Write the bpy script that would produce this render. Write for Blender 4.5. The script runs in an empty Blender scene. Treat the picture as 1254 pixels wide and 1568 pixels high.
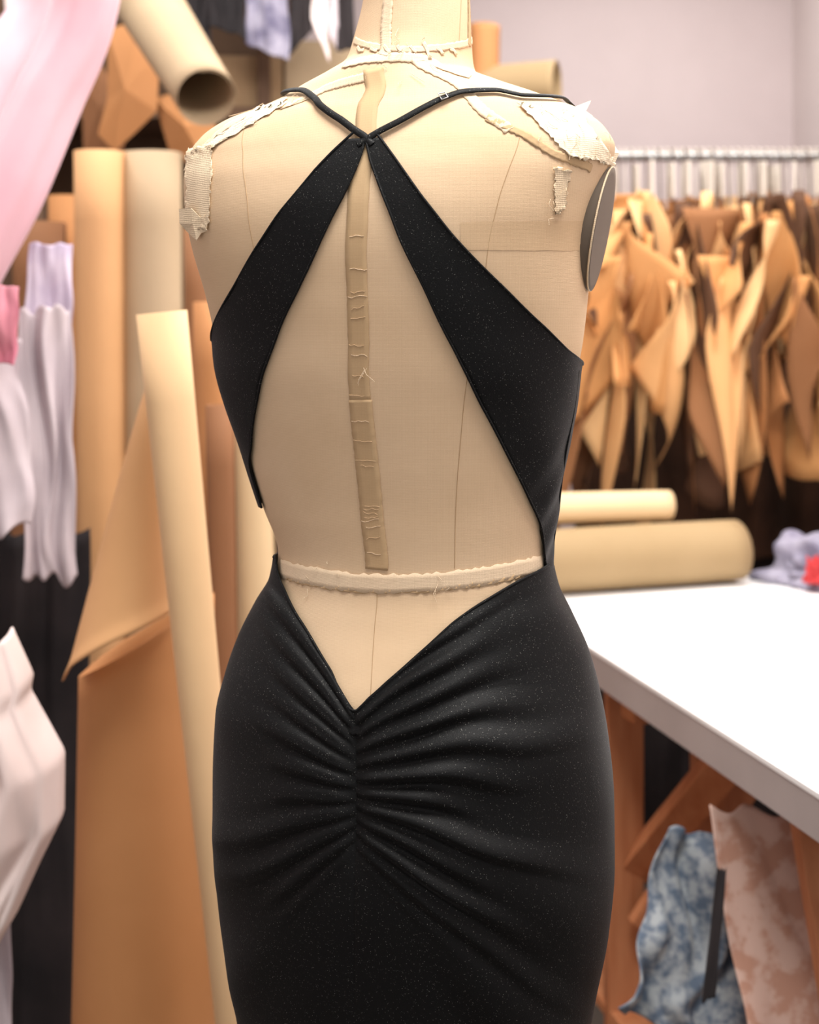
import bpy, math, random
import numpy as np
from mathutils import Vector, Matrix, noise
random.seed(7); np.random.seed(7)
scene = bpy.context.scene
scene.view_settings.view_transform = 'Standard'

# ------------------------------------------------------------------ constants
CAMD, CAMZ = 1.30, 1.42          # camera stands 1.3 m behind the form, 1.42 m high
U = 0.000574                     # metres per survey unit in the plane of the form
PHI = math.radians(17)           # the form is turned 17 degrees

def at(px, py, d):               # survey unit -> metres for something standing d metres away
    k = U * d / CAMD
    return Vector(((px-627)*k, d-CAMD, CAMZ-(py-487.8)*k))
def zpl(py): return CAMZ-(py-487.8)*U

# ------------------------------------------------------------------ materials
def srgb(c):
    return tuple((v/255/12.92 if v/255 <= .04045 else ((v/255+.055)/1.055)**2.4) for v in c)+(1,)

def mat(name, c1, c2=None, scale=6, rough=.8, bump=0, bscale=60, detail=4, sheen=0, metal=0, stretch=None, spec=.3, ramp=(.35,.65)):
    m = bpy.data.materials.new(name); m.use_nodes = True
    nt = m.node_tree; b = nt.nodes['Principled BSDF']
    b.inputs['Roughness'].default_value = rough
    b.inputs['Metallic'].default_value = metal
    b.inputs['Specular IOR Level'].default_value = spec
    if sheen: b.inputs['Sheen Weight'].default_value = sheen
    tc = nt.nodes.new('ShaderNodeTexCoord')
    mp = nt.nodes.new('ShaderNodeMapping'); nt.links.new(tc.outputs['Object'], mp.inputs['Vector'])
    if stretch: mp.inputs['Scale'].default_value = stretch
    if c2 is None: b.inputs['Base Color'].default_value = srgb(c1)
    else:
        n = nt.nodes.new('ShaderNodeTexNoise'); n.inputs['Scale'].default_value = scale; n.inputs['Detail'].default_value = detail
        nt.links.new(mp.outputs[0], n.inputs['Vector'])
        r = nt.nodes.new('ShaderNodeValToRGB'); r.color_ramp.elements[0].position = ramp[0]; r.color_ramp.elements[1].position = ramp[1]
        r.color_ramp.elements[0].color = srgb(c1); r.color_ramp.elements[1].color = srgb(c2)
        nt.links.new(n.outputs['Fac'], r.inputs[0]); nt.links.new(r.outputs[0], b.inputs['Base Color'])
    if bump:
        n2 = nt.nodes.new('ShaderNodeTexNoise'); n2.inputs['Scale'].default_value = bscale; n2.inputs['Detail'].default_value = 4
        nt.links.new(mp.outputs[0], n2.inputs['Vector'])
        bp = nt.nodes.new('ShaderNodeBump'); bp.inputs['Strength'].default_value = bump; bp.inputs['Distance'].default_value = .01
        nt.links.new(n2.outputs['Fac'], bp.inputs['Height']); nt.links.new(bp.outputs[0], b.inputs['Normal'])
    return m

def muslin_mat(name, c1, c2, bump=.16, wsc=2600):
    m = mat(name, c1, c2, scale=7, rough=.9, detail=7, spec=.15, ramp=(.3,.7))
    nt = m.node_tree; b = nt.nodes['Principled BSDF']
    tc = nt.nodes['Texture Coordinate']
    ws = []
    for d in ('X', 'Z'):
        w = nt.nodes.new('ShaderNodeTexWave'); w.bands_direction = d; w.inputs['Scale'].default_value = wsc/6.28
        w.inputs['Distortion'].default_value = 2.5; nt.links.new(tc.outputs['Object'], w.inputs['Vector']); ws.append(w)
    ad = nt.nodes.new('ShaderNodeMath'); ad.operation = 'ADD'
    nt.links.new(ws[0].outputs['Fac'], ad.inputs[0]); nt.links.new(ws[1].outputs['Fac'], ad.inputs[1])
    nz = nt.nodes.new('ShaderNodeTexNoise'); nz.inputs['Scale'].default_value = 45; nz.inputs['Detail'].default_value = 8
    nt.links.new(tc.outputs['Object'], nz.inputs['Vector'])
    a2 = nt.nodes.new('ShaderNodeMath'); a2.operation = 'MULTIPLY_ADD'; a2.inputs[1].default_value = 7
    nt.links.new(nz.outputs['Fac'], a2.inputs[0]); nt.links.new(ad.outputs[0], a2.inputs[2])
    bp = nt.nodes.new('ShaderNodeBump'); bp.inputs['Strength'].default_value = bump; bp.inputs['Distance'].default_value = .0008
    nt.links.new(a2.outputs[0], bp.inputs['Height']); nt.links.new(bp.outputs[0], b.inputs['Normal'])
    return m

M = {}
M['muslin'] = muslin_mat('muslin', (213,184,149), (225,198,165), .22)
M['muslin_light'] = muslin_mat('muslin_light', (232,214,184), (242,228,202), .2, 1200)
M['gauze'] = muslin_mat('gauze', (226,204,172), (234,215,186), .25, 1200)
M['tape'] = muslin_mat('twill_tape', (188,158,120), (198,170,133), .15)
M['tape_pale'] = muslin_mat('pale_tape', (224,199,168), (232,210,180), .3)
M['stain'] = muslin_mat('stained_muslin', (206,176,140), (216,188,153), .2)
M['seam'] = mat('seam_thread', (176,146,110))
M['plate'] = mat('armhole_plate', (100,88,76), (112,100,86), rough=.6)

def glitter():
    base = (5,6,7)
    m = mat('black_glitter_jersey', base, rough=.60, spec=.19, sheen=.03)
    nt = m.node_tree; b = nt.nodes['Principled BSDF']; tc = nt.nodes['Texture Coordinate']
    b.inputs['Sheen Roughness'].default_value = .45
    v = nt.nodes.new('ShaderNodeTexVoronoi'); v.inputs['Scale'].default_value = 1700
    nt.links.new(tc.outputs['Object'], v.inputs['Vector'])
    sp = nt.nodes.new('ShaderNodeSeparateColor'); nt.links.new(v.outputs['Color'], sp.inputs[0])
    g = nt.nodes.new('ShaderNodeMath'); g.operation = 'GREATER_THAN'; g.inputs[1].default_value = .93
    nt.links.new(sp.outputs[0], g.inputs[0])
    l = nt.nodes.new('ShaderNodeMath'); l.operation = 'LESS_THAN'; l.inputs[1].default_value = .42
    nt.links.new(v.outputs['Distance'], l.inputs[0])
    mu = nt.nodes.new('ShaderNodeMath'); mu.operation = 'MULTIPLY'
    nt.links.new(g.outputs[0], mu.inputs[0]); nt.links.new(l.outputs[0], mu.inputs[1])
    pw = nt.nodes.new('ShaderNodeMath'); pw.operation = 'POWER'; pw.inputs[1].default_value = 2.2
    nt.links.new(sp.outputs[1], pw.inputs[0])
    br = nt.nodes.new('ShaderNodeMath'); br.operation = 'MULTIPLY'
    nt.links.new(mu.outputs[0], br.inputs[0]); nt.links.new(pw.outputs[0], br.inputs[1])
    mx = nt.nodes.new('ShaderNodeMix'); mx.data_type = 'RGBA'
    mx.inputs[6].default_value = srgb(base); mx.inputs[7].default_value = srgb((150,150,145))
    nt.links.new(br.outputs[0], mx.inputs[0]); nt.links.new(mx.outputs[2], b.inputs['Base Color'])
    m2 = nt.nodes.new('ShaderNodeMath'); m2.operation = 'MULTIPLY'; m2.inputs[1].default_value = .6
    nt.links.new(mu.outputs[0], m2.inputs[0]); nt.links.new(m2.outputs[0], b.inputs['Metallic'])
    nz = nt.nodes.new('ShaderNodeTexNoise'); nz.inputs['Scale'].default_value = 900
    nt.links.new(tc.outputs['Object'], nz.inputs['Vector'])
    bp = nt.nodes.new('ShaderNodeBump'); bp.inputs['Strength'].default_value = .3; bp.inputs['Distance'].default_value = .0008
    nt.links.new(nz.outputs['Fac'], bp.inputs['Height']); nt.links.new(bp.outputs[0], b.inputs['Normal'])
    return m
M['dress'] = glitter()
def kraft(n, c, dc=10): return mat(n, c, tuple(min(255, v+dc) for v in c), scale=3, rough=.75, bump=.08, bscale=15)
M['kraft'] = kraft('kraft_paper', (204,156,108))
M['kraft2'] = kraft('kraft_paper_light', (214,178,134))
M['kraft_o'] = kraft('kraft_paper_orange', (184,128,80))
M['kraft_d'] = kraft('kraft_paper_dark', (136,92,60))
M['kraft_g'] = kraft('grey_paper', (174,152,122))
M['cream'] = kraft('cream_paper', (218,190,148))
M['greybeige'] = kraft('greybeige_paper', (158,134,98))
M['wall'] = mat('painted_wall', (216,202,202), (219,205,205), rough=.9)
M['wall_r'] = mat('painted_wall_right', (224,212,210), (227,215,213), rough=.9)
M['ceil'] = mat('ceiling_paint', (232,230,228))
M['floor'] = mat('floor_concrete', (82,74,68), (100,91,84), rough=.7)
M['white'] = mat('table_laminate', (246,246,247), (250,250,250), rough=.4)
M['edge'] = mat('table_edge', (168,158,156), (176,166,164), rough=.5)
M['wood'] = mat('pine_wood', (176,112,74), (196,134,94), scale=5, rough=.6, stretch=(8,8,1))
M['metal'] = mat('steel', (150,150,150), rough=.35, metal=1)
M['hook'] = mat('hook_plastic', (206,196,184), rough=.5)
M['dark'] = mat('dark_cloth', (28,25,27), (46,40,41), rough=.9)
M['brown'] = mat('dark_brown_cloth', (52,36,27), (80,55,40), rough=.9)
M['shelfwood'] = mat('shelf_wood', (92,70,55), (106,82,63), rough=.8)
M['pink'] = mat('pink_satin', (220,174,186), (228,186,196), rough=.5, sheen=.2)
M['pink2'] = mat('pale_pink_satin', (226,190,202), (234,204,212), rough=.5, sheen=.2)
M['lilac'] = mat('lilac_cloth', (140,124,170), (206,194,210), scale=7)
M['palegrey'] = mat('pale_grey_cloth', (176,164,170), (208,196,200), scale=5)
M['rose'] = mat('rose_cloth', (206,120,140), (226,160,170))
M['whitecloth'] = mat('white_cloth', (220,200,195), (236,222,218), scale=4)
M['purplegrey'] = mat('purple_grey_cloth', (96,92,116), (160,156,172), scale=14)
M['red'] = mat('red_cloth', (190,60,62))
M['blueflor'] = mat('blue_floral', (92,106,124), (164,170,174), scale=55, detail=8, ramp=(.40,.60))
M['pinkflor'] = mat('pink_floral', (190,146,126), (212,180,166), scale=30, detail=6, ramp=(.44,.54))
M['box'] = mat('cardboard', (158,130,98), (168,140,108))
cardm = [kraft('card_%d'%i, c, 12) for i, c in enumerate([(190,134,80),(208,156,102),(168,112,66),(138,92,56),(222,178,124),(108,72,46),(198,142,86),(84,55,36)])]

# ------------------------------------------------------------------ mesh helpers
def link(o, parent=None):
    scene.collection.objects.link(o)
    if parent: o.parent = parent
    return o
def empty(name):
    return link(bpy.data.objects.new(name, None))
def mesh(name, v, f, m, parent=None, smooth=True, thick=0, sub=0):
    me = bpy.data.meshes.new(name); me.from_pydata([tuple(p) for p in v], [], f); me.update()
    if smooth: me.polygons.foreach_set('use_smooth', [True]*len(me.polygons))
    me.materials.append(m)
    o = link(bpy.data.objects.new(name, me), parent)
    if sub:
        s = o.modifiers.new('sub', 'SUBSURF'); s.levels = sub; s.render_levels = sub
    if thick:
        s = o.modifiers.new('sol', 'SOLIDIFY'); s.thickness = thick; s.offset = 0
    return o
def gridfaces(nu, nv, wrap=False):
    f = []
    for j in range(nv-1):
        for i in range(nu if wrap else nu-1):
            a = j*nu+i; b = j*nu+(i+1) % nu
            f.append((a, b, b+nu, a+nu))
    return f
def grid(name, fn, nu, nv, m, parent=None, thick=.001, sub=0):
    v = [fn(i/(nu-1), j/(nv-1)) for j in range(nv) for i in range(nu)]
    return mesh(name, v, gridfaces(nu, nv), m, parent, True, thick, sub)
def box(name, c, dims, m, parent=None, rot=None, bev=.002):
    x, y, z = [d/2 for d in dims]
    v = [Vector((a, b, cc)) for a in (-x, x) for b in (-y, y) for cc in (-z, z)]
    R = rot if rot is not None else Matrix.Identity(3)
    v = [R@p+Vector(c) for p in v]
    f = [(0,1,3,2),(4,6,7,5),(0,4,5,1),(2,3,7,6),(0,2,6,4),(1,5,7,3)]
    o = mesh(name, v, f, m, parent, False)
    if bev:
        b = o.modifiers.new('b', 'BEVEL'); b.width = bev; b.segments = 2
    return o
def beam(name, p0, p1, w, t, m, parent=None, up=Vector((0,1,0))):
    p0, p1 = Vector(p0), Vector(p1); z = (p1-p0); L = z.length; z.normalize()
    x = up.cross(z).normalized(); y = z.cross(x)
    R = Matrix((x, y, z)).transposed()
    return box(name, (p0+p1)/2, (w, t, L), m, parent, R)
def frame(p0, p1):
    z = (Vector(p1)-Vector(p0)).normalized()
    h = Vector((0,1,0)) if abs(z.y) < .8 else Vector((1,0,0))
    x = h.cross(z).normalized(); return x, z.cross(x), z
def roll(name, p0, p1, r0, r1, m, parent=None, turns=2.6, start=0., wob=.004, pitch=.07):
    """a rolled-up sheet: spiral cross-section swept along its axis"""
    p0, p1 = Vector(p0), Vector(p1); x, y, z = frame(p0, p1)
    ph = random.random()*6
    def fn(u, v):
        th = start+u*turns*2*math.pi
        r = (r0+(r1-r0)*v)*(1-pitch*u*turns) + wob*math.sin(th*2+ph+v*3)*.5
        return p0.lerp(p1, v)+x*(r*math.cos(th))+y*(r*math.sin(th))
    return grid(name, fn, int(36*turns), 14, m, parent, .0012)
def tube(name, pts, r, m, parent=None, cyc=False):
    c = bpy.data.curves.new(name, 'CURVE'); c.dimensions = '3D'; c.bevel_depth = r; c.bevel_resolution = 3; c.use_fill_caps = True
    s = c.splines.new('POLY'); s.points.add(len(pts)-1)
    for i, p in enumerate(pts): s.points[i].co = (*p, 1)
    s.use_cyclic_u = cyc
    c.materials.append(m)
    return link(bpy.data.objects.new(name, c), parent)
def cat(xs, ys, x):
    """monotone-ish cubic interpolation"""
    xs = np.asarray(xs, float); ys = np.asarray(ys, float); x = np.clip(np.asarray(x, float), xs[0], xs[-1])
    d = np.diff(ys)/np.diff(xs); m = np.zeros(len(xs)); m[0] = d[0]; m[-1] = d[-1]
    for i in range(1, len(xs)-1):
        m[i] = 0 if d[i-1]*d[i] <= 0 else 2*d[i-1]*d[i]/(d[i-1]+d[i])
    k = np.clip(np.searchsorted(xs, x)-1, 0, len(xs)-2); h = xs[k+1]-xs[k]; t = (x-xs[k])/h
    return ((2*t**3-3*t**2+1)*ys[k]+(t**3-2*t**2+t)*h*m[k]+(-2*t**3+3*t**2)*ys[k+1]+(t**3-t**2)*h*m[k+1])

# ------------------------------------------------------------------ body surface
#   row    L    R    back  front  n    yc
prof = [(-60,562,712,.046,.046,2.0,.0),
 (0,556,718,.048,.048,2.0,.0),
 (60,541,722,.052,.050,2.0,.0),
 (92,530,724,.057,.052,2.0,.0),
 (112,500,728,.062,.055,2.0,.0),
 (130,462,765,.066,.058,2.0,.0),
 (150,425,820,.072,.062,2.05,.0),
 (165,388,858,.077,.066,2.1,.0),
 (180,345,893,.082,.070,2.2,.0),
 (205,308,926,.089,.075,2.3,.0),
 (235,288,942,.096,.080,2.4,.0),
 (280,281,930,.103,.086,2.5,.0),
 (330,284,915,.107,.094,2.5,.0),
 (380,294,906,.108,.105,2.4,.0),
 (450,314,901,.106,.118,2.3,.0),
 (520,329,893,.102,.125,2.2,.0),
 (560,334,886,.099,.125,2.2,.0),
 (620,349,877,.094,.115,2.1,.0),
 (700,376,862,.087,.100,2.1,.0),
 (780,403,848,.081,.090,2.1,.0),
 (850,426,840,.079,.085,2.1,.0),
 (890,420,848,.0805,.086,2.1,.0),
 (930,398,868,.086,.088,2.1,.0),
 (985,371,894,.097,.092,2.1,.0),
 (1040,352,910,.108,.096,2.1,.0),
 (1100,338,922,.116,.098,2.15,.0),
 (1200,333,932,.121,.100,2.2,.0),
 (1300,335,933,.120,.100,2.2,.0),
 (1400,342,924,.114,.098,2.2,.0),
 (1500,357,904,.106,.096,2.15,.0),
 (1568,370,892,.101,.095,2.1,.0),
 (1800,400,860,.095,.092,2.0,.0),
 (2050,400,860,.095,.095,2.0,.0),
 (2350,370,890,.115,.115,2.0,.0),
 (2750,290,970,.16,.16,2.0,.0)]
P = np.array(prof, float)
rows = np.concatenate([np.arange(-60, 90, 6), np.arange(90, 260, 2), np.arange(260, 1600, 6), np.arange(1600, 2751, 20)])
T_ = np.linspace(-math.pi, math.pi, 241)
def raw(t, a, cx, bb, bf, n, yc):
    s, c = np.sin(t), np.cos(t)
    x = a*np.sign(s)*np.abs(s)**(2/n); y = -np.where(c > 0, bb, bf)*np.sign(c)*np.abs(c)**(2/n)+yc
    return cx+x*math.cos(PHI)+y*math.sin(PHI), -x*math.sin(PHI)+y*math.cos(PHI)
tabA = []
for r in rows:
    L, R, bb, bf, n, yc = [float(cat(P[:,0], P[:,k], r)) for k in range(1, 7)]
    XL, XR = (L-627)*U, (R-627)*U; a = (XR-XL)/2; cx = (XR+XL)/2
    for _ in range(14):
        x, y = raw(T_, a, cx, bb, bf, n, yc); xp = x*CAMD/(CAMD+y)
        a *= 1+.8*((XR-XL)/(xp.max()-xp.min())-1); cx += (XR+XL)/2-(xp.max()+xp.min())/2
    tabA.append((zpl(r), a, cx, bb, bf, n, yc))
tab = np.array(tabA)[::-1]
def S(t, z):
    t = np.asarray(t, float); z = np.asarray(z, float)
    q = [np.interp(z, tab[:,0], tab[:,k]) for k in range(1, 7)]
    x, y = raw(t, *q)
    return np.stack([x, y, z+0*t], -1)
def N(t, z):
    e = 1e-3
    du = S(t+.01, z)-S(t-.01, z); dz = S(t, z+e)-S(t, z-e)
    n = np.cross(du, dz); return n/np.maximum(np.linalg.norm(n, axis=-1, keepdims=True), 1e-9)
def SO(t, z, off): return S(t, z)+N(t, z)*(off[..., None] if isinstance(off, np.ndarray) else off)
TS = np.linspace(-2.2, 2.2, 441)
def tz(px, py):
    z = zpl(py)
    for _ in range(8):
        p = S(TS, np.full_like(TS, z)); xp = p[:,0]*CAMD/(CAMD+p[:,1])/U+627
        i0, i1 = int(np.argmin(xp[:221])), 220+int(np.argmax(xp[220:]))
        t = float(np.interp(px, xp[i0:i1+1], TS[i0:i1+1])); y = float(S(t, z)[1])
        z = CAMZ-(py-487.8)*U*(CAMD+y)/CAMD
    return t, z
def ppx(p): return p[...,0]*CAMD/(CAMD+p[...,1])/U+627, 487.8+(CAMZ-p[...,2])*CAMD/(CAMD+p[...,1])/U
def trace(pts, k=1):
    return [tz(*p) for p in pts]
def smooth_path(pts, n):
    s = np.cumsum([0]+[math.dist(pts[i], pts[i+1]) for i in range(len(pts)-1)])
    q = np.linspace(0, s[-1], n)
    return list(zip(cat(s, [p[0] for p in pts], q), cat(s, [p[1] for p in pts], q)))
def sm(a, b, x):
    t = np.clip((x-a)/(b-a), 0, 1); return t*t*(3-2*t)

# ------------------------------------------------------------------ dress form
form = empty('dress_form')
rr = np.concatenate([np.arange(-60, 90, 6), np.arange(90, 260, 2), np.arange(260, 1510, 6)])
nt_ = 160
tt = np.linspace(-math.pi, math.pi, nt_, endpoint=False)
V = []
for r in rr:
    z = zpl(r)
    ins = .004*float(sm(905, 960, r))*np.where(np.abs(tt) > 1.25, 1, 0)+.013*float(sm(1044, 1072, r))
    p = S(tt, np.full(nt_, z))-N(tt, np.full(nt_, z))*ins[:, None]
    V += [tuple(q) for q in p]
F = gridfaces(nt_, len(rr), True)
F.append(tuple(range(nt_))[::-1]); F.append(tuple(range((len(rr)-1)*nt_, len(rr)*nt_)))
mesh('torso', V, F, M['muslin'], form)
nk = S(tt, np.full(nt_, zpl(-60))).mean(0)
def lathe(name, prof_, m, parent, cx, cy, n=40):
    v = [(cx+r*math.cos(2*math.pi*i/n), cy+r*math.sin(2*math.pi*i/n), z) for r, z in prof_ for i in range(n)]
    return mesh(name, v, gridfaces(n, len(prof_), True), m, parent)
zt = zpl(-60)
lathe('neck_cap', [(.0001,zt+.05),(.010,zt+.049),(.014,zt+.04),(.010,zt+.028),(.02,zt+.018),(.04,zt+.008),(.044,zt-.002)], M['wood'], form, nk[0], nk[1])
lathe('stand_pole', [(.018,.95),(.018,.05)], M['metal'], form, 0, 0)
lathe('stand_base', [(.02,.10),(.03,.06),(.12,.035),(.135,.02),(.135,.0),(.0001,.0)], M['metal'], form, 0, 0)

def ribbon(name, uv, w, off, m, parent, jag=0., thick=.0005, n=60):
    pts = smooth_path([tz(*p) for p in uv], n)
    C = np.array([SO(np.array(t), np.array(z), off) for t, z in pts]); NN = np.array([N(np.array(t), np.array(z)) for t, z in pts])
    Tn = np.gradient(C, axis=0); Sd = np.cross(Tn, NN); Sd /= np.linalg.norm(Sd, axis=1, keepdims=True)
    v = []
    for i in range(n):
        for k in range(5):
            s = (k/4-.5)*w
            if k in (0, 4): s *= 1+random.uniform(-jag, jag)
            wz = .0006*math.sin(i*1.7+k)*jag*1.2
            v.append(C[i]+Sd[i]*s+NN[i]*(wz))
    return mesh(name, v, gridfaces(5, n), m, parent, True, thick)
def patch(name, quad, off, m, parent, jag=4, nu=16, nv=16, lift=0., thick=.0005):
    tl, tr, br, bl = [np.array(q, float) for q in quad]
    v = []
    for j in range(nv):
        for i in range(nu):
            u, w = i/(nu-1), j/(nv-1)
            p = (tl*(1-u)+tr*u)*(1-w)+(bl*(1-u)+br*u)*w
            edge = (i in (0, nu-1)) or (j in (0, nv-1))
            if edge: p = p+np.random.uniform(-jag, jag, 2)
            t, z = tz(*p)
            o = off+lift*(abs(w-.5)*2)**4*random.random()+(.0008*random.random()*(jag > 2) if edge else 0)
            v.append(SO(np.array(t), np.array(z), o))
    return mesh(name, v, gridfaces(nu, nv), m, parent, True, thick)

ribbon('cb_tape_upper', [(572,105),(570,150),(560,200),(552,260),(547,340),(547,440),(549,540),(552,615)], .0180, .0005, M['tape'], form, .03, .0003)
ribbon('cb_tape_lower', [(552,612),(560,690),(568,770),(577,872)], .0200, .0006, M['tape'], form, .03, .0003)
ribbon('waist_tape', [(430,868),(480,882),(530,890),(580,893),(640,892),(700,887),(760,878),(800,870),(834,861)], .0150, .0008, M['tape_pale'], form, .16, .0004, n=80)
ribbon('waist_tape_shade', [(440,884),(530,902),(620,905),(720,896),(800,880)], .0040, .0005, M['tape'], form, .5, .0003, n=80)  # thin darker strip standing in for the shade below the waist tape
ribbon('neck_tape', [(527,100),(560,92),(610,88),(660,95),(720,118)], .010, .0006, M['tape_pale'], form, .15, .0003)
ribbon('neck_ring', [(543,62),(580,72),(630,76),(680,72),(722,62)], .006, .0006, M['tape_pale'], form, .2, .0003)
ribbon('neck_back_tape', [(596,-20),(592,30),(586,85)], .010, .0007, M['tape_pale'], form, .12, .0003)
ribbon('neck_side_tape', [(716,-20),(718,30),(718,70)], .008, .0007, M['tape'], form, .12, .0003)
ribbon('shoulder_tape_right', [(640,92),(690,122),(730,160),(780,200)], .010, .0006, M['tape_pale'], form, .12, .0003)
ribbon('yoke_tape_right', [(745,180),(800,205),(850,236),(905,258)], .007, .0006, M['tape'], form, .2, .0003)
ribbon('shoulder_tape_left', [(560,118),(500,135),(430,165)], .009, .0006, M['tape_pale'], form, .15, .0003)
ribbon('shoulder_tape_left_b', [(440,150),(395,170),(345,196),(310,235)], .010, .0006, M['tape_pale'], form, .2, .0003)
patch('shoulder_blade_band', [(705,340),(892,338),(887,384),(705,382)], .0003, M['stain'], form, .4, thick=0)
patch('shoulder_cap_right', [(792,160),(893,180),(942,252),(872,240)], .0010, M['muslin_light'], form, 3, 30, 22, .003, .0003)
patch('gauze_right', [(848,255),(872,262),(864,318),(848,328)], .0008, M['gauze'], form, 3, 12, 20, .002, .0003)
patch('shoulder_cap_left', [(395,168),(440,158),(325,228),(294,235)], .0010, M['muslin_light'], form, 3, 26, 14, .002, .0003)
patch('gauze_left', [(286,232),(328,222),(322,352),(288,345)], .0012, M['gauze'], form, 2.5, 16, 34, .003, .0003)
def flap(name, pts, d, m, thick=.0005):
    C = [at(px, py, d+dd) for px, py, dd in pts]
    c = sum(C, Vector())/len(C)+Vector((0, -.002, 0))
    v = C+[c]; n = len(C)
    return mesh(name, v, [(i, (i+1) % n, n) for i in range(n)], m, form, False, thick, 0)
flap('flap_right_a', [(828,160,.0),(850,166,-.01),(866,158,0),(882,163,.0),(905,154,.01),(897,170,.0),(908,178,.0),(890,186,-.02),(862,182,-.03),(838,174,-.02)], 1.29, M['muslin_light'])
flap('flap_right_b', [(905,205,-.02),(934,212,0),(948,234,0),(936,262,-.005),(918,256,-.03),(902,232,-.035)], 1.28, M['muslin_light'])
flap('flap_left_a', [(274,320,0),(292,318,-.01),(306,332,-.015),(327,350,-.02),(308,357,-.014),(301,368,-.012),(286,354,0),(275,342,0)], 1.28, M['gauze'])
for k in range(70):
    bx, by, sp = random.choice([(858,300,18),(860,190,34),(900,215,30),(310,335,14),(560,565,5),(300,240,16),(690,885,30),(490,880,30),(600,100,40),(850,330,10),(380,180,25),(620,75,50),(460,145,20)])
    t, z = tz(bx+random.uniform(-sp, sp), by+random.uniform(-sp, sp)*.7)
    p0 = SO(np.array(t), np.array(z), .0015); dx, dz_ = random.uniform(-.008, .008), random.uniform(-.014, .006)
    t1, z1 = t+dx/.15, z+dz_; p1 = SO(np.array(t1), np.array(z1), .003); pm = (p0+p1)/2+np.array([random.uniform(-.003,.003), -.0012, random.uniform(-.003,.003)])
    tube('loose_thread_%d' % k, [p0, (p0+pm*2)/3, pm, (p1+pm*2)/3, p1], .00022, M['gauze'], form)
for k in range(22):
    y = random.uniform(270, 860); x = np.interp(y, [270,540,612,770,872], [551,549,552,568,577])
    a, b = tz(x-15+random.uniform(-2, 6), y), tz(x+12+random.uniform(-6, 3), y+random.uniform(-4, 4))
    pts = [SO(np.array(a[0]+(b[0]-a[0])*s), np.array(a[1]+(b[1]-a[1])*s+random.uniform(-.0008, .0008)), .0009) for s in np.linspace(0, 1, 6)]
    tube('tape_crease_%d' % k, pts, .00022, M['stain'] if k % 3 else M['tape_pale'], form)
for nme, pts in {'princess_seam_right': [(795,200),(775,270),(745,400),(722,520),(710,620),(700,740),(696,870)],
                 'princess_seam_left': [(378,190),(372,240),(380,330),(400,430)],
                 'cb_seam_low': [(577,900),(573,970),(567,1080)],
                 'neck_seam_r': [(706,0),(704,40),(702,70)]}.items():
    pp = smooth_path([tz(*p) for p in pts], 50)
    tube(nme, [SO(np.array(t), np.array(z), .0001) for t, z in pp], .00026, M['seam'], form)
for k in range(8):
    x = 548+k*20; ribbon('neck_stitch_%d' % k, [(x, 72+random.uniform(-8, 6)), (x+6, 78), (x+10, 84+random.uniform(-8, 12))], .003, .0010, M['tape_pale'], form, .3, .0003, n=6)
# armhole plates
for sgn, nm in ((1, 'right'), (-1, 'left')):
    z0 = zpl(355); H, Wd = .053, .036
    base = [S(np.array(sgn*math.pi/2), np.array(z0+H*.95)), S(np.array(sgn*math.pi/2), np.array(z0-H*.95))]
    top, bot = Vector(base[0]), Vector(base[1]); up = (top-bot).normalized()
    lat = Vector((sgn*math.cos(PHI), -sgn*math.sin(PHI), 0)); fw = Vector((math.sin(PHI), math.cos(PHI), 0))
    nrm = (lat-up*lat.dot(up)).normalized(); c = (top+bot)/2+nrm*(.0025 if sgn > 0 else -.003)+fw*.006
    v = []
    for rr_ in (0.001, .5, .9, 1.0, 1.0):
        for i in range(48):
            an = i*2*math.pi/48
            v.append(c+up*(H*rr_*math.sin(an))+fw*(Wd*rr_*math.cos(an))+nrm*(.001 if len(v) < 48*4 else -.010))
    mesh('armhole_plate_'+nm, v, gridfaces(48, 5, True), M['plate'], form)
    tube('armhole_rim_'+nm, [c+up*(H*math.sin(i*math.pi/24))+fw*(Wd*math.cos(i*math.pi/24)) for i in range(48)], .0008, M['gauze'], form, True)

# ------------------------------------------------------------------ dress
dress = empty('black_dress')
OFF = .0028
Lin = trace([(561,214),(553,243),(545,262),(528,300),(490,375),(460,440),(432,500),(410,560),(396,620),(389,680),(389,720),(406,776)])
Lout = trace([(546,203),(520,226),(490,256),(450,303),(400,372),(355,450),(331,500),(329,520)])
Rin = trace([(561,214),(568,245),(575,265),(592,310),(630,400),(668,480),(703,550),(742,630),(780,705),(806,760),(826,815),(831,866)])
Rout = trace([(577,206),(600,236),(648,303),(700,368),(760,430),(820,490),(868,538),(888,557)])
def edge(tr):
    zs = [p[1] for p in tr][::-1]; ts = [p[0] for p in tr][::-1]
    for i in range(1, len(zs)):
        if zs[i] <= zs[i-1]: zs[i] = zs[i-1]+1e-5
    return lambda z: cat(zs, ts, z)
eLi, eLo, eRi, eRo = edge(Lin), edge(Lout), edge(Rin), edge(Rout)
tsl, tsr = -1.75, 2.05
def strip(name, ei, eo, ztop, zbot, zside, tside, nu=40, nv=160):
    V = []
    for j in range(nv):
        z = ztop+(zbot-ztop)*j/(nv-1)
        a = float(ei(z))
        if z > zside: b = float(eo(z))
        else: b = float(eo(zside))+(tside-float(eo(zside)))*float(sm(0, .012, zside-z))
        t = np.linspace(a, b, nu)
        off = OFF+.0005*np.sin(t*9+z*60)+.0009*np.sin(z*130-t*14)*sm(zpl(600), zpl(760), z)*(1 if tside > 0 else 0)
        V += [tuple(q) for q in SO(t, np.full(nu, z), off)]
    return mesh(name, V, gridfaces(nu, nv), M['dress'], dress, True, .0016)
strip('back_panel_left', eLi, eLo, min(Lin[0][1], Lout[0][1]), Lin[-1][1], Lout[-1][1], tsl)
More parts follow.
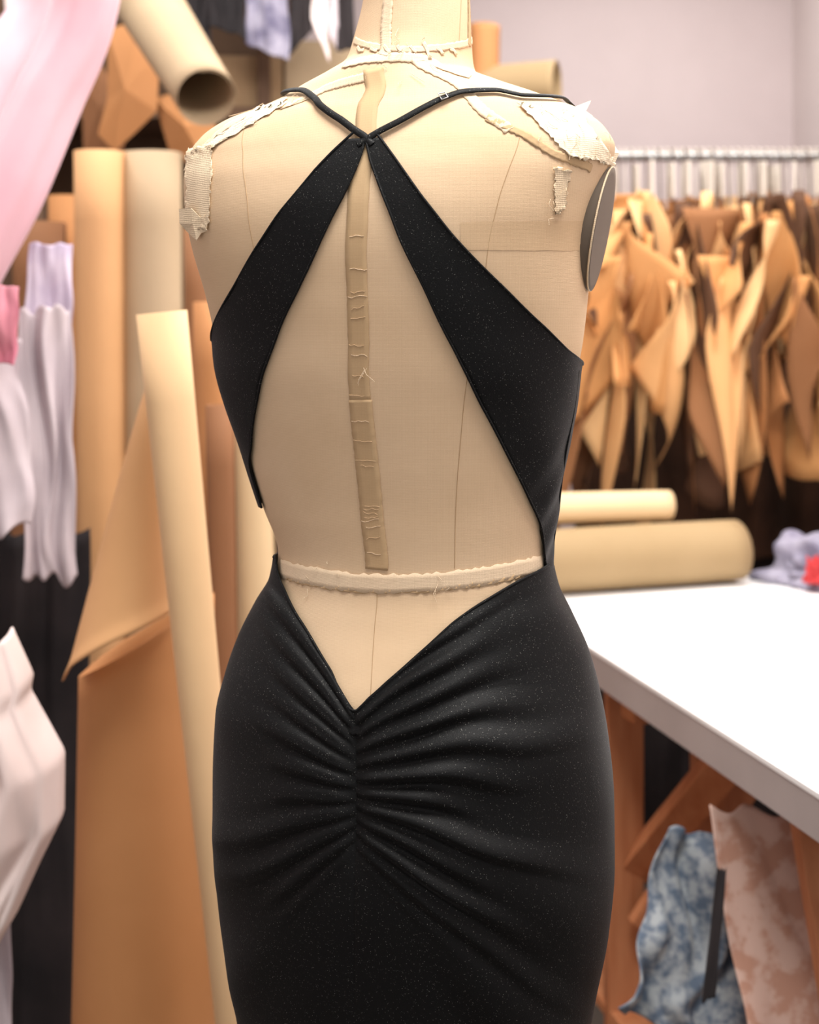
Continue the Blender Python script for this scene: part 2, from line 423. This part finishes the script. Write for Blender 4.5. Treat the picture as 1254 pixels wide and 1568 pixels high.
strip('back_panel_right', eRi, eRo, min(Rin[0][1], Rout[0][1]), zpl(882), Rout[-1][1], tsr)
V = []; nu, nv = 120, 80
for j in range(nv):
    z = zpl(545)+(zpl(884)-zpl(545))*j/(nv-1)
    b = 2*math.pi+tsl-.25*float(sm(Lin[-1][1]+.02, Lin[-1][1]-.02, z))
    t = np.linspace(tsr, b, nu)
    V += [tuple(q) for q in SO(t, np.full(nu, z), OFF+.0007*np.sin(t*7+z*90))]
mesh('bodice', V, gridfaces(nu, nv), M['dress'], dress, True, .0016)
V = []
for j in range(20):
    z = zpl(548)+(zpl(430)-zpl(548))*j/19
    k = j/19; t = np.linspace(2.0+.55*k, 2*math.pi-1.7-.85*k, 80)
    V += [tuple(q) for q in SO(t, np.full(80, z), OFF)]
mesh('bodice_front', V, gridfaces(80, 20), M['dress'], dress, True, .0016)
def piping(name, tr, n=90, r=.0011, off=OFF+.0004):
    pp = smooth_path(tr, n); tube(name, [SO(np.array(t), np.array(z), off) for t, z in pp], r, M['dress'], dress)
piping('hem_left_inner', Lin); piping('hem_left_outer', Lout); piping('hem_right_inner', Rin); piping('hem_right_outer', Rout)
piping('side_seam_right', trace([(880,566),(874,620),(861,690),(851,760),(842,830),(840,862)]), r=.0009, off=OFF+.0006)
def strap(name, tzp, w=.0062, off=.0034):
    pts = smooth_path(tzp, 90)
    C = np.array([SO(np.array(t), np.array(z), off) for t, z in pts]); NN = np.array([N(np.array(t), np.array(z)) for t, z in pts])
    Tn = np.gradient(C, axis=0); Sd = np.cross(Tn, NN); Sd /= np.linalg.norm(Sd, axis=1, keepdims=True)
    v = [C[i]+Sd[i]*(math.cos(a)*w/2)+NN[i]*(math.sin(a)*.0013) for i in range(len(C)) for a in np.linspace(0, 2*math.pi, 10, endpoint=False)]
    return mesh(name, v, gridfaces(10, len(C), True), M['dress'], dress)
l = trace([(572,224),(549,205),(520,184),(485,156),(460,142)])
lz = l[-1][1]
strap('strap_left', l+[(-1.6, lz+.004), (-2.3, lz-.02), (-2.5, zpl(300)), (-2.45, zpl(440))])
r_ = trace([(550,224),(575,208),(610,190),(650,168),(682,153),(715,144),(760,143),(800,151)])
rz = r_[-1][1]
strap('strap_right', r_+[(1.62, rz+.003), (2.3, rz-.02), (2.5, zpl(300)), (2.45, zpl(440))])
t1, z1 = tz(680, 155)
tube('strap_slider', [SO(np.array(t1+a), np.array(z1+b), .006) for a, b in ((-.02,-.003),(.02,-.001),(.02,.003),(-.02,.002))], .0006, M['metal'], dress, True)

# skirt with gathered centre back
top = trace([(428,852),(433,880),(442,905),(470,960),(508,1025),(546,1089),(570,1068),(600,1041),(650,996),(700,950),(760,908),(800,884),(832,864)])
tt_ = [p[0] for p in top]; tz_ = [p[1] for p in top]
tl_, tr_ = tt_[0], tt_[-1]
cols = np.concatenate([np.linspace(-math.pi, -1.75, 50, endpoint=False), np.linspace(-1.75, 1.75, 520, endpoint=False), np.linspace(1.75, math.pi, 50, endpoint=False)])
def ztop(t): return np.interp(t, [-3.2, tl_-.3]+tt_+[tr_+.2, 3.2], [zpl(856)]*2+tz_+[zpl(862)]*2)
ZT = ztop(cols); zmid, zb = zpl(1560), .14
nr1, nr2 = 400, 40
rowz = []
for j in range(nr1): rowz.append(ZT+(zmid-ZT)*(j/nr1))
for j in range(nr2): rowz.append(np.full_like(ZT, zmid+(zb-zmid)*j/(nr2-1)))
ZZ = np.array(rowz); TT = np.tile(cols, (len(rowz), 1))
B = S(TT, ZZ); NB = N(TT, ZZ)
X, Y = ppx(B)
back = np.where(TT > 0, 1-sm(1.2, 1.65, np.abs(TT)), 1-sm(.95, 1.35, np.abs(TT)))
dx = X-545; d = np.abs(dx); right = dx > 0
A_ = np.where(right, .85, 1.75); B_ = np.where(right, 1.55, 2.25)
h = d*(1-.0006*d)
s = (Y-1098+A_*h)/(172+B_*h)
s = s+.014*np.sin(d*.017+np.where(right, 0, 2.))+.008*np.sin(d*.030+s*7)
NF = 8.5
ph = s*NF+np.where(right, 0, .35)
k = np.floor(ph).astype(int)
rnd = np.random.RandomState(3).uniform(.6, 1.15, (2, 64)); end = np.random.RandomState(5).uniform(210, 430, (2, 64))
kk = np.clip(k+20, 0, 63); sd = right.astype(int)
amp = rnd[sd, kk]; en = end[sd, kk]*np.where(right, 1, .62)
fr = ph-k
ridge = np.where(fr < .60, np.sin(math.pi*.5*fr/.60), np.cos(math.pi*.5*(fr-.60)/.40)**1.1)
ridge = ridge**1.9
Es = sm(-.10, .02, s)*(1-sm(.98, 1.3, s))
Ed = (.35+.65*sm(0, 22, d))*(1-sm(en*.35, en, d))
A = (.0028+.0042*sm(5, 120, d))*np.where(right, 1, .8)
disp = A*amp*ridge*Es*Ed*back
ph2 = s*NF*2+1.3; disp += .0004*np.sin(2*math.pi*ph2)*Es*sm(5, 40, d)*(1-sm(60, 120, d))*back
disp += .0024*np.sin(s*15+1)*sm(80, 200, d)*(1-sm(300, 400, d))*back*(1-sm(1.2, 1.9, s))*sm(-.1, .1, s)
disp -= .0045*np.exp(-(d/17.)**2)*sm(1092, 1125, Y)*(1-sm(1260, 1350, Y))*back
disp -= .0012*np.exp(-(d/2.6)**2)*back*(1-sm(1500, 1560, Y))
off = .0040+disp
off = np.maximum(off, np.where(Y > 1125, -.008, .0018))
PT = B+NB*off[..., None]
nc = len(cols)
mesh('skirt', PT.reshape(-1, 3), gridfaces(nc, len(rowz), True), M['dress'], dress, True, .0014)
piping('hem_skirt_top', [(tl_-.05, zpl(854))]+top, 160, .0012, .0046)

# ------------------------------------------------------------------ room
def plane(name, pts, m): return mesh(name, pts, [(0,1,2,3)], m, None, False)
XL_, XR_, YB, YF, ZC = -2.4, 1.40, 4.1, -2.8, 3.0
plane('floor', [(XL_,YF,0),(XR_,YF,0),(XR_,YB,0),(XL_,YB,0)], M['floor'])
plane('ceiling', [(XL_,YF,ZC),(XL_,YB,ZC),(XR_,YB,ZC),(XR_,YF,ZC)], M['ceil'])
plane('wall_back', [(XL_,YB,0),(XR_,YB,0),(XR_,YB,ZC),(XL_,YB,ZC)], M['wall'])
plane('wall_right', [(XR_,YB,0),(XR_,YF,0),(XR_,YF,ZC),(XR_,YB,ZC)], M['wall_r'])
plane('wall_left', [(XL_,YF,0),(XL_,YB,0),(XL_,YB,ZC),(XL_,YF,ZC)], M['wall'])

# ------------------------------------------------------------------ cutting table
tbl = empty('cutting_table')
e1 = Vector((.2195, -.9756, 0)); e2 = Vector((.9756, .2195, 0)); C0 = Vector((.17, 1.70, 0)); TL, TW, TH = 1.50, .88, .88
def tp(a, b, z): return C0+e1*a+e2*b+Vector((0, 0, z))
RT = Matrix((e2, -e1, Vector((0,0,1)))).transposed()
box('table_top', tp(TL/2, TW/2, TH-.004), (TW, TL, .008), M['white'], tbl, RT, .001)
box('table_core', tp(TL/2, TW/2, TH-.033), (TW-.002, TL-.002, .050), M['edge'], tbl, RT, .001)
zb_ = TH-.058
for i, a in enumerate((.62, 1.38)):
    beam('cross_beam_%d' % i, tp(a, .05, zb_-.03), tp(a, TW-.05, zb_-.03), .05, .06, M['wood'], tbl)
for i, b in enumerate((.09, TW-.07)):
    beam('long_rail_%d' % i, tp(.05, b, zb_-.025), tp(TL-.05, b, zb_-.025), .05, .035, M['wood'], tbl, Vector((0,0,1)))
    beam('leg_far_%d' % i, tp(.55, b-.02, zb_-.0), tp(.55, b-.02, .0), .06, .05, M['wood'], tbl)
    beam('leg_far_b_%d' % i, tp(.62, b+.10*(1 if i == 0 else -1), zb_), tp(.62, b+.10*(1 if i == 0 else -1), .0), .05, .05, M['wood'], tbl)
    beam('brace_far_%d' % i, tp(.80, b+.10*(1 if i == 0 else -1), zb_-.02), tp(.56, b, .50), .055, .04, M['wood'], tbl)
    beam('leg_near_%d' % i, tp(1.12, b+.02, zb_-.01), tp(1.44, b+.02, 0.0), .06, .045, M['wood'], tbl)
beam('trestle_diagonal', tp(.62, .35, zb_-.03), tp(.62, .08, .42), .06, .035, M['wood'], tbl)
beam('trestle_diagonal_b', tp(.62, .40, zb_-.03), tp(.62, .78, .30), .06, .035, M['wood'], tbl)
box('lower_shelf', tp(.85, TW/2, .26), (TW-.08, 1.1, .02), M['wood'], tbl, RT)

# ------------------------------------------------------------------ cloth helpers
def drape(name, quad, m, amp=.012, nf=4, parent=None, nu=60, nv=50, thick=.002, seed=0, rag=.04):
    """hanging cloth through 4 corners (tl,tr,br,bl) with soft irregular folds and a ragged outline"""
    tl, tr, br, bl = quad; sd_ = seed*7.3
    nrm = ((tr-tl).cross(bl-tl)).normalized()
    if nrm.y > 0: nrm = -nrm
    def fn(u, v):
        uu = u+rag*noise.noise(Vector((u*2, v*3, sd_)))*1.5
        vv = v+rag*noise.noise(Vector((u*3, v*2, sd_+9)))*1.5
        p = (tl.lerp(tr, uu)).lerp(bl.lerp(br, uu), vv)
        o = noise.noise(Vector((u*nf*1.6+v*.8, v*1.1, sd_+3)))*2.0+.7*noise.noise(Vector((u*nf*3.5-v*1.5, v*2.4, sd_+5)))
        return p+nrm*(amp*o)
    return grid(name, fn, nu, nv, m, parent, thick)
def heap(name, c, r, m, seed=0, amp=.25, parent=None):
    v = []; nu, nv = 72, 34
    for j in range(nv):
        ph_ = math.pi*.5*j/(nv-1)
        for i in range(nu):
            th_ = 2*math.pi*i/nu
            dd = Vector((math.sin(ph_)*math.cos(th_), math.sin(ph_)*math.sin(th_), math.cos(ph_)))
            w = noise.noise(dd*1.6+Vector((seed*3.1, 0, 0)))*1.2+abs(noise.noise(dd*3.5+Vector((0, seed*2.3, 0))))*1.2-.2
            k_ = 1+amp*w
            v.append((c[0]+r[0]*dd.x*k_, c[1]+r[1]*dd.y*k_, c[2]+r[2]*dd.z*k_))
    f = gridfaces(nu, nv, True); f.append(tuple(range((nv-1)*nu, nv*nu)))
    return mesh(name, v, f, m, parent)
def sweep(name, pts, radii, m, seed=0, fold=.18, parent=None):
    """bundle of cloth along a path"""
    n_ = 60; P3 = [Vector(p) for p in pts]; s_ = np.linspace(0, len(P3)-1, n_)
    C = [Vector([float(cat(range(len(P3)), [p[i] for p in P3], q)) for i in range(3)]) for q in s_]
    R_ = [float(np.interp(q, range(len(P3)), radii)) for q in s_]
    v = []
    for i in range(n_):
        a, b = C[max(0, i-1)], C[min(n_-1, i+1)]; x, y, z = frame(a, b)
        for k_ in range(48):
            th_ = 2*math.pi*k_/48
            w = noise.noise(Vector((math.cos(th_)*1.8, math.sin(th_)*1.8, i*.035+seed*5)))
            r = R_[i]*(1+fold*2*w)
            v.append(C[i]+x*(r*math.cos(th_))+y*(r*math.sin(th_)))
    f = gridfaces(48, n_, True); f.append(tuple(range(48))); f.append(tuple(range((n_-1)*48, n_*48)))
    return mesh(name, v, f, m, parent)

# things on the table
roll('paper_roll', tp(.13, .02, TH+.064), tp(.07, .50, TH+.064), .062, .062, M['greybeige'], None, 2.3, start=2, wob=.003)
roll('paper_roll', tp(.08, .04, TH+.064*2+.034), tp(.05, .36, TH+.064*2+.030), .034, .030, M['cream'], None, 2.3, wob=.002)
pile = empty('fabric_pile')
heap('purple_cloth', tp(.14, .69, TH), (.14, .10, .095), M['purplegrey'], 4, .40, pile)
heap('dark_cloth', tp(.33, .66, TH), (.045, .04, .04), M['dark'], 5, .4, pile)
heap('red_cloth', tp(.22, .595, TH+.02), (.020, .02, .042), M['red'], 6, .5, pile)
# things below the table
drape('blue_floral_fabric', [at(1030,1270,2.05), at(1150,1295,2.10), at(1170,1640,2.0), at(930,1530,1.98)], M['blueflor'], .032, 1.6, seed=3, rag=.10)
drape('pink_floral_fabric', [at(1088,1240,1.98), at(1230,1235,2.02), at(1380,1680,1.9), at(1165,1680,1.86)], M['pinkflor'], .014, 1.3, seed=5)
drape('black_strap_cloth', [at(1098,1330,1.90), at(1112,1330,1.90), at(1095,1530,1.86), at(1075,1530,1.86)], M['dark'], .002, 1, seed=6, nu=8)

# ------------------------------------------------------------------ pattern rack
rack = empty('pattern_card_rack')
yr = 2.12; zr = 1.795
tube('rail', [(.15, yr, zr), (1.34, yr, zr)], .011, M['metal'], rack)
for i, x in enumerate((.17, 1.33)):
    tube('post_%d' % i, [(x, yr, zr), (x, yr, .05)], .013, M['metal'], rack)
    box('foot_%d' % i, (x, yr, .025), (.05, .5, .05), M['metal'], rack)
def card(i, x, y, ztop_, w, h_, yaw, curl, shape, m, slant=.35):
    """one pattern piece: stiff curled paper, irregular outline"""
    ax = Vector((math.cos(yaw), math.sin(yaw), 0)); nx = Vector((-math.sin(yaw), math.cos(yaw), 0))
    rs = random.Random(i)
    lean = rs.uniform(-.22, .22); kick = rs.uniform(-.07, .07); tilt = rs.uniform(-slant, slant); tw = rs.uniform(-.7, .7); q = rs.random()*6
    def fn(u, v):
        if shape == 0: l, r = -.5+.25*math.exp(-((v-.22)/.13)**2), .5-.15*v
        elif shape == 1: l, r = -.12-.38*v, .12+.40*v
        elif shape == 2: l, r = -.5+.28*max(0, 1-v*4)+.2*v, .5-.28*max(0, 1-v*4)-.2*v
        elif shape == 3: l, r = -.4+.25*math.sin(v*3), .1+.35*math.sin(v*2.6+.3)
        else:            # kite with a sharp corner
            k1 = min(v/.62, 1); k2 = max(0, (v-.62)/.38)
            l, r = -.08-.30*k1+.30*k2, .08+.46*k1-.40*k2
        s_ = (l+(r-l)*u)*w
        R_ = w/max(.05, abs(curl)); a_ = s_/R_
        hz = h_*(1+.10*math.sin(u*3+shape)+tilt*(u-.5)*2)*v
        lx, ly = R_*math.sin(a_), R_*(1-math.cos(a_))*(1 if curl > 0 else -1)*(.3+v*1.5)
        an = tw*v; c_, sn = math.cos(an), math.sin(an)
        lx, ly = lx*c_-ly*sn, lx*sn+ly*c_
        return Vector((x, y, ztop_-hz))+ax*(lx+lean*v*.3)+nx*(ly+.03*math.sin(v*2.5+i)+kick*v*v+.012*math.sin(v*6+u*4+q))
    grid('pattern_card_%d' % i, fn, 14, 18, m, rack, .0012)
def hook(i, x, y, zt_):
    hk = [(x, y, zt_-.02), (x, (y+yr)/2, zr-.03)]+[(x, yr+.017*math.cos(a), zr+.002+.017*math.sin(a)) for a in np.linspace(-1.2, math.pi, 9)]
    tube('hook_%d' % i, hk, .0022, M['hook'], rack)
n = 120
for i in range(n):
    x = .27+(1.24-.27)*((i*37) % n)/(n-1)
    zt_ = 1.70+random.uniform(-.05, .015)
    hh = random.choice([.16,.22,.28,.34,.42,.50,.56,.60])*random.uniform(.9, 1.1)
    yaw = math.radians(random.choice([-1,1,1])*random.uniform(28, 82))
    card(i, x, yr+random.uniform(-.06, .06), zt_, random.uniform(.10, .24), hh, yaw, random.choice([-1,1])*random.uniform(.6, 2.6), random.randrange(5), random.choice(cardm))
    if i % 2 == 0: hook(i, x, yr, zt_)
for j in range(26):   # pieces whose lower ends swing out in front
    x = .45+.78*((j*11) % 26)/25
    zt_ = random.uniform(1.42, 1.66); h_ = random.uniform(.20, .34) if zt_ > 1.5 else random.uniform(.26, .42)
    card(300+j, x, yr-.08-random.uniform(0, .05), zt_, random.uniform(.10, .17), h_, math.radians(random.choice([-1,1])*random.uniform(25, 68)), random.choice([-1,1])*random.uniform(1.4, 3.0), random.choice([1,4,4,2,0]), cardm[random.choice([0,1,6,2,4,0,6,3])], .5)
    tube('long_hook_%d' % j, [(x, yr-.06, zt_+.0), (x, yr-.03, zr-.06), (x, yr-.017, zr+.003), (x, yr, zr+.019), (x, yr+.017, zr)], .0014, M['brown'], rack)
for i in range(24):
    x = .26+i*.042+random.uniform(-.01,.01); box('hanger_tab_%d' % i, (x, yr-.03+random.uniform(-.03,.03), 1.735+random.uniform(-.012,.012)), (.008, .045, .08), M['hook'], rack, Matrix.Rotation(random.uniform(-.6,.6), 3, 'Z'))
drape('dark_garment', [Vector((.44,2.62,1.05)), Vector((1.33,2.62,1.05)), Vector((1.33,2.6,.04)), Vector((.44,2.6,.04))], M['dark'], .03, 7, seed=9, nu=120, rag=.01)
drape('gap_shade_backing', [Vector((.46,2.50,1.62)), Vector((1.31,2.50,1.62)), Vector((1.31,2.50,.8)), Vector((.46,2.50,.8))], M['brown'], .03, 8, seed=12, nu=120, rag=.01)  # backing sheet coloured dark to give the shade between the cards

# ------------------------------------------------------------------ left side: rolls and cloths
def R2(x, y0_, y1_, d, rpx, m, lean=0, **k):
    kx = U*d/CAMD
    p1 = at(x, y0_, d); p0 = Vector((p1.x+lean*kx, p1.y, 0))
    return roll('paper_roll', p0, p1, rpx*kx, rpx*kx, m, None, **k)
R2(152, 232, 0, 2.80, 38, M['kraft'], lean=10)
R2(232, 234, 0, 2.84, 47, M['kraft_g'], lean=6)
kraft_roll = empty('loose_kraft_roll')
pc = at(213, 900, 2.04); kx = U*2.04/CAMD
def low(u, v):
    th_ = 1.2+u*1.8*2*math.pi; r = (118-14*v)*kx*(1-.05*u*1.8)+.003*math.sin(th_*3+v*2)
    zt_ = .985+.055*math.cos(th_)
    return Vector((pc.x+.01*v+r*math.cos(th_), pc.y+r*math.sin(th_), zt_*v))
grid('roll_body', low, 80, 30, M['kraft_o'], kraft_roll, .0015)
def cone(u, v):
    th_ = math.radians(-112+224*u)
    top_ = at(262, 540, 1.97); c_ = at(200, 980, 1.95)
    lowz = float(cat([-2.0,-1.5, -.9, 0, .9, 2.1], [at(0,q,1.95).z for q in (1005,1040,1002,955,925,890)], th_))
    z = top_.z+(lowz-top_.z)*v
    f_ = max(0, (top_.z-z)/(top_.z-c_.z)); cx_ = top_.x+(c_.x-top_.x)*f_
    r = .014+.053*f_**.85+.004*math.exp(-((1-v)/.04)**2)
    return Vector((cx_+r*math.sin(th_)*1.05, c_.y-r*math.cos(th_)*1.35, z))
grid('outer_sheet', cone, 60, 60, M['kraft'], kraft_roll, .0015)
pt = at(248, 478, 1.82)
roll('paper_roll', (-.165, pt.y+.02, 0), pt, .017, .031, M['kraft2'], None, 2.4, start=1.0, wob=.002)
R2(325, 462, 0, 2.62, 34, M['kraft_o'], lean=14, wob=.010)
R2(378, 590, 0, 2.45, 34, M['cream'], lean=46)
R2(336, 620, 0, 2.40, 20, M['kraft_d'], lean=22)
R2(300, 350, 0, 3.0, 30, M['kraft_d'])
R2(60, 340, 0, 3.05, 42, M['kraft_d'], lean=-4)
R2(360, 300, 0, 3.2, 40, M['kraft_o'])
R2(20, 300, 0, 3.25, 50, M['shelfwood'])
R2(105, 300, 0, 3.15, 30, M['kraft_o'])
sweep('pink_fabric_bolt', [at(160,-160,2.35), at(128,20,2.35), at(66,160,2.33), at(8,290,2.3), at(-60,420,2.28), at(-120,560,2.28)], [.05,.052,.056,.056,.055,.05], M['pink'], 1, .10)
sweep('pink_fabric_bolt', [at(90,-160,2.50), at(60,0,2.50), at(0,110,2.48), at(-60,230,2.45), at(-130,380,2.43)], [.04,.045,.055,.055,.05], M['pink2'], 2, .12)
drape('rose_fabric', [at(-70,435,2.10), at(34,440,2.10), at(22,560,2.10), at(-70,560,2.10)], M['rose'], .012, 2, seed=1)
drape('lilac_fabric', [at(48,372,2.40), at(112,372,2.42), at(104,560,2.42), at(24,560,2.38)], M['lilac'], .014, 1.5, seed=2)
drape('pale_grey_fabric', [at(30,480,2.30), at(108,470,2.32), at(118,880,2.32), at(34,880,2.28)], M['palegrey'], .020, 1.6, seed=3, rag=.08)
drape('lilac_fabric', [at(-80,540,2.20), at(34,520,2.22), at(48,810,2.20), at(-80,830,2.16)], M['palegrey'], .020, 1.6, seed=4, rag=.08)
drape('dark_garment', [at(-160,780,2.52), at(135,780,2.55), at(150,1880,2.52), at(-160,1880,2.49)], M['dark'], .02, 5, seed=5)
def bundle(u, v):
    zt_, zb__ = at(0,955,1.9).z, at(0,1425,1.9).z
    edge_ = np.interp(v, [0,.15,.2,.4,.6,.75,.9,1], [18,50,46,98,97,62,30,2])
    k_ = U*1.9/CAMD; xr = (edge_-627)*k_; xl_ = (-130-627)*k_
    th_ = math.pi*(u)
    c_, r_2 = (xl_+xr)/2, (xr-xl_)/2
    o = .04*noise.noise(Vector((u*5, v*2.2+u*2, 3.3)))+.02*noise.noise(Vector((u*12, v*5+u*4, 1.3)))
    return Vector((c_-(r_2)*math.cos(th_), .60-(.07+o)*math.sin(th_), zt_+(zb__-zt_)*v-.03*math.sin(u*3)))
grid('white_fabric', bundle, 80, 60, M['whitecloth'], None, .003)
drape('pale_grey_fabric', [at(-120,1380,1.96), at(20,1380,1.96), at(14,1750,1.96), at(-120,1750,1.96)], M['palegrey'], .012, 3, seed=8)
rk = empty('garment_rail')
tube('rail', [(-1.9, 1.06, 1.60), (-.95, 1.06, 1.60)], .012, M['metal'], rk)
tube('post', [(-1.5, 1.06, 1.60), (-1.5, 1.06, 0)], .012, M['metal'], rk)
def card2(name, pts, d, m):
    C = [at(px, py, d) for px, py in pts]; c = sum(C, Vector())/len(C)+Vector((0,-.03,0)); n_ = len(C)
    mesh(name, C+[c], [(i, (i+1) % n_, n_) for i in range(n_)], m, None, False, .002)
card2('pattern_card', [(165,45),(215,30),(245,80),(240,170),(205,205),(175,232),(150,205),(165,150)], 3.40, M['kraft_o'])
card2('pattern_card', [(125,120),(150,90),(185,150),(190,235),(128,235)], 3.48, M['kraft_d'])
card2('pattern_card', [(235,150),(280,140),(330,190),(320,260),(262,240)], 3.42, M['kraft_o'])
roll('paper_roll', at(205,-30,3.25), at(316,150,2.80), .072, .060, M['kraft_g'], None, 1.3, start=2.5, wob=.004)

# ------------------------------------------------------------------ shelving at the back
sh = empty('storage_shelf')
xs0, xs1, ys0, ys1 = -2.2, .37, 2.35, 2.75
zsh = at(0,180,3.75).z
for i, z in enumerate((.15, .75, 1.35, zsh, 2.52)):
    box('shelf_board_%d' % i, ((xs0+xs1)/2, (ys0+ys1)/2, z), (xs1-xs0, ys1-ys0, .03), M['shelfwood'], sh)
for i, x in enumerate((xs0, -1.0, -.36)):
    box('upright_%d' % i, (x, (ys0+ys1)/2, 1.27), (.03, ys1-ys0, 2.53), M['shelfwood'], sh)
box('back_panel', ((xs0-.3)/2, ys1+.02, 1.27), (-xs0-.3, .015, 2.53), M['shelfwood'], sh)
def cbox(px0, px1, py0, d, depth, m, zbase):
    k_ = U*d/CAMD; x0, x1 = (px0-627)*k_, (px1-627)*k_; z1_ = CAMZ-(py0-487.8)*k_
    box('cardboard_box', ((x0+x1)/2, d-CAMD+depth/2, (zbase+z1_)/2), (x1-x0, depth, z1_-zbase), m, None)
zs = zsh+.016
cbox(330, 432, 85, 3.68, .3, M['box'], zs)
cbox(436, 545, 62, 3.68, .3, M['kraft_g'], zs)
cbox(548, 640, 100, 3.68, .3, M['kraft_o'], zs)
p = at(742, 60, 3.7); roll('paper_roll', (p.x, 2.5, zs), (p.x+.005, 2.5, at(0,38,3.8).z), .045, .04, M['kraft_o'], None)
roll('paper_roll', (.15, 2.52, zs+.062), (.375, 2.45, zs+.066), .058, .064, M['greybeige'], None, 1.7, start=2)
for i in range(9):
    x = -2.1+i*.13
    heap('folded_fabric', (x, 2.52, zs), (.055, .12, random.uniform(.1,.35)), random.choice([M['dark'],M['shelfwood'],M['kraft_d'],M['palegrey'],M['dark'],M['purplegrey']]), 20+i, .15)
for i, (a, b, m_) in enumerate(((285,320,'dark'),(322,372,'dark'),(378,440,'purplegrey'),(445,475,'dark'),(480,500,'whitecloth'),(503,515,'palegrey'),(518,540,'dark'),(200,240,'dark'),(60,120,'palegrey'),(10,50,'whitecloth'))):
    drape('hanging_strip', [at(a,-60,3.55), at(b,-60,3.55), at(b+4,random.uniform(40,100),3.52), at(a-3,random.uniform(30,90),3.52)], M[m_], .006, 2, seed=30+i, nu=20)

# ------------------------------------------------------------------ lights, world
def area(name, loc, sx, sy, p, col=(1,.97,.935), rot=(0,0,0)):
    l_ = bpy.data.lights.new(name, 'AREA'); l_.shape = 'RECTANGLE'; l_.size = sx; l_.size_y = sy; l_.energy = p; l_.color = col
    o = link(bpy.data.objects.new(name, l_)); o.location = loc; o.rotation_euler = rot; return o
area('wall_fill_light', (.25, -.45, 2.95), 1.2, .7, 66)
area('wall_fill_light', (.6, 1.5, 2.95), 1.4, .8, 50)
area('wall_fill_light', (-1.0, 1.2, 2.95), 1.2, .8, 28)
area('wall_fill_light', (.7, 3.1, 2.95), 1.0, .6, 18)  # added fill lamp that brightens the back wall
w = bpy.data.worlds.new('world'); scene.world = w; w.use_nodes = True
w.node_tree.nodes['Background'].inputs[0].default_value = (1, .975, .955, 1); w.node_tree.nodes['Background'].inputs[1].default_value = .80

# ------------------------------------------------------------------ camera
cd = bpy.data.cameras.new('camera'); cam = link(bpy.data.objects.new('camera', cd))
cam.location = (0, -CAMD, CAMZ); cam.rotation_euler = (math.pi/2, 0, 0)
cd.sensor_fit = 'VERTICAL'; cd.sensor_height = 36; cd.sensor_width = 28.8
cd.lens = 52.0; cd.shift_y = -.1888
cd.dof.use_dof = True; cd.dof.focus_distance = 1.215; cd.dof.aperture_fstop = 5.6
scene.camera = cam
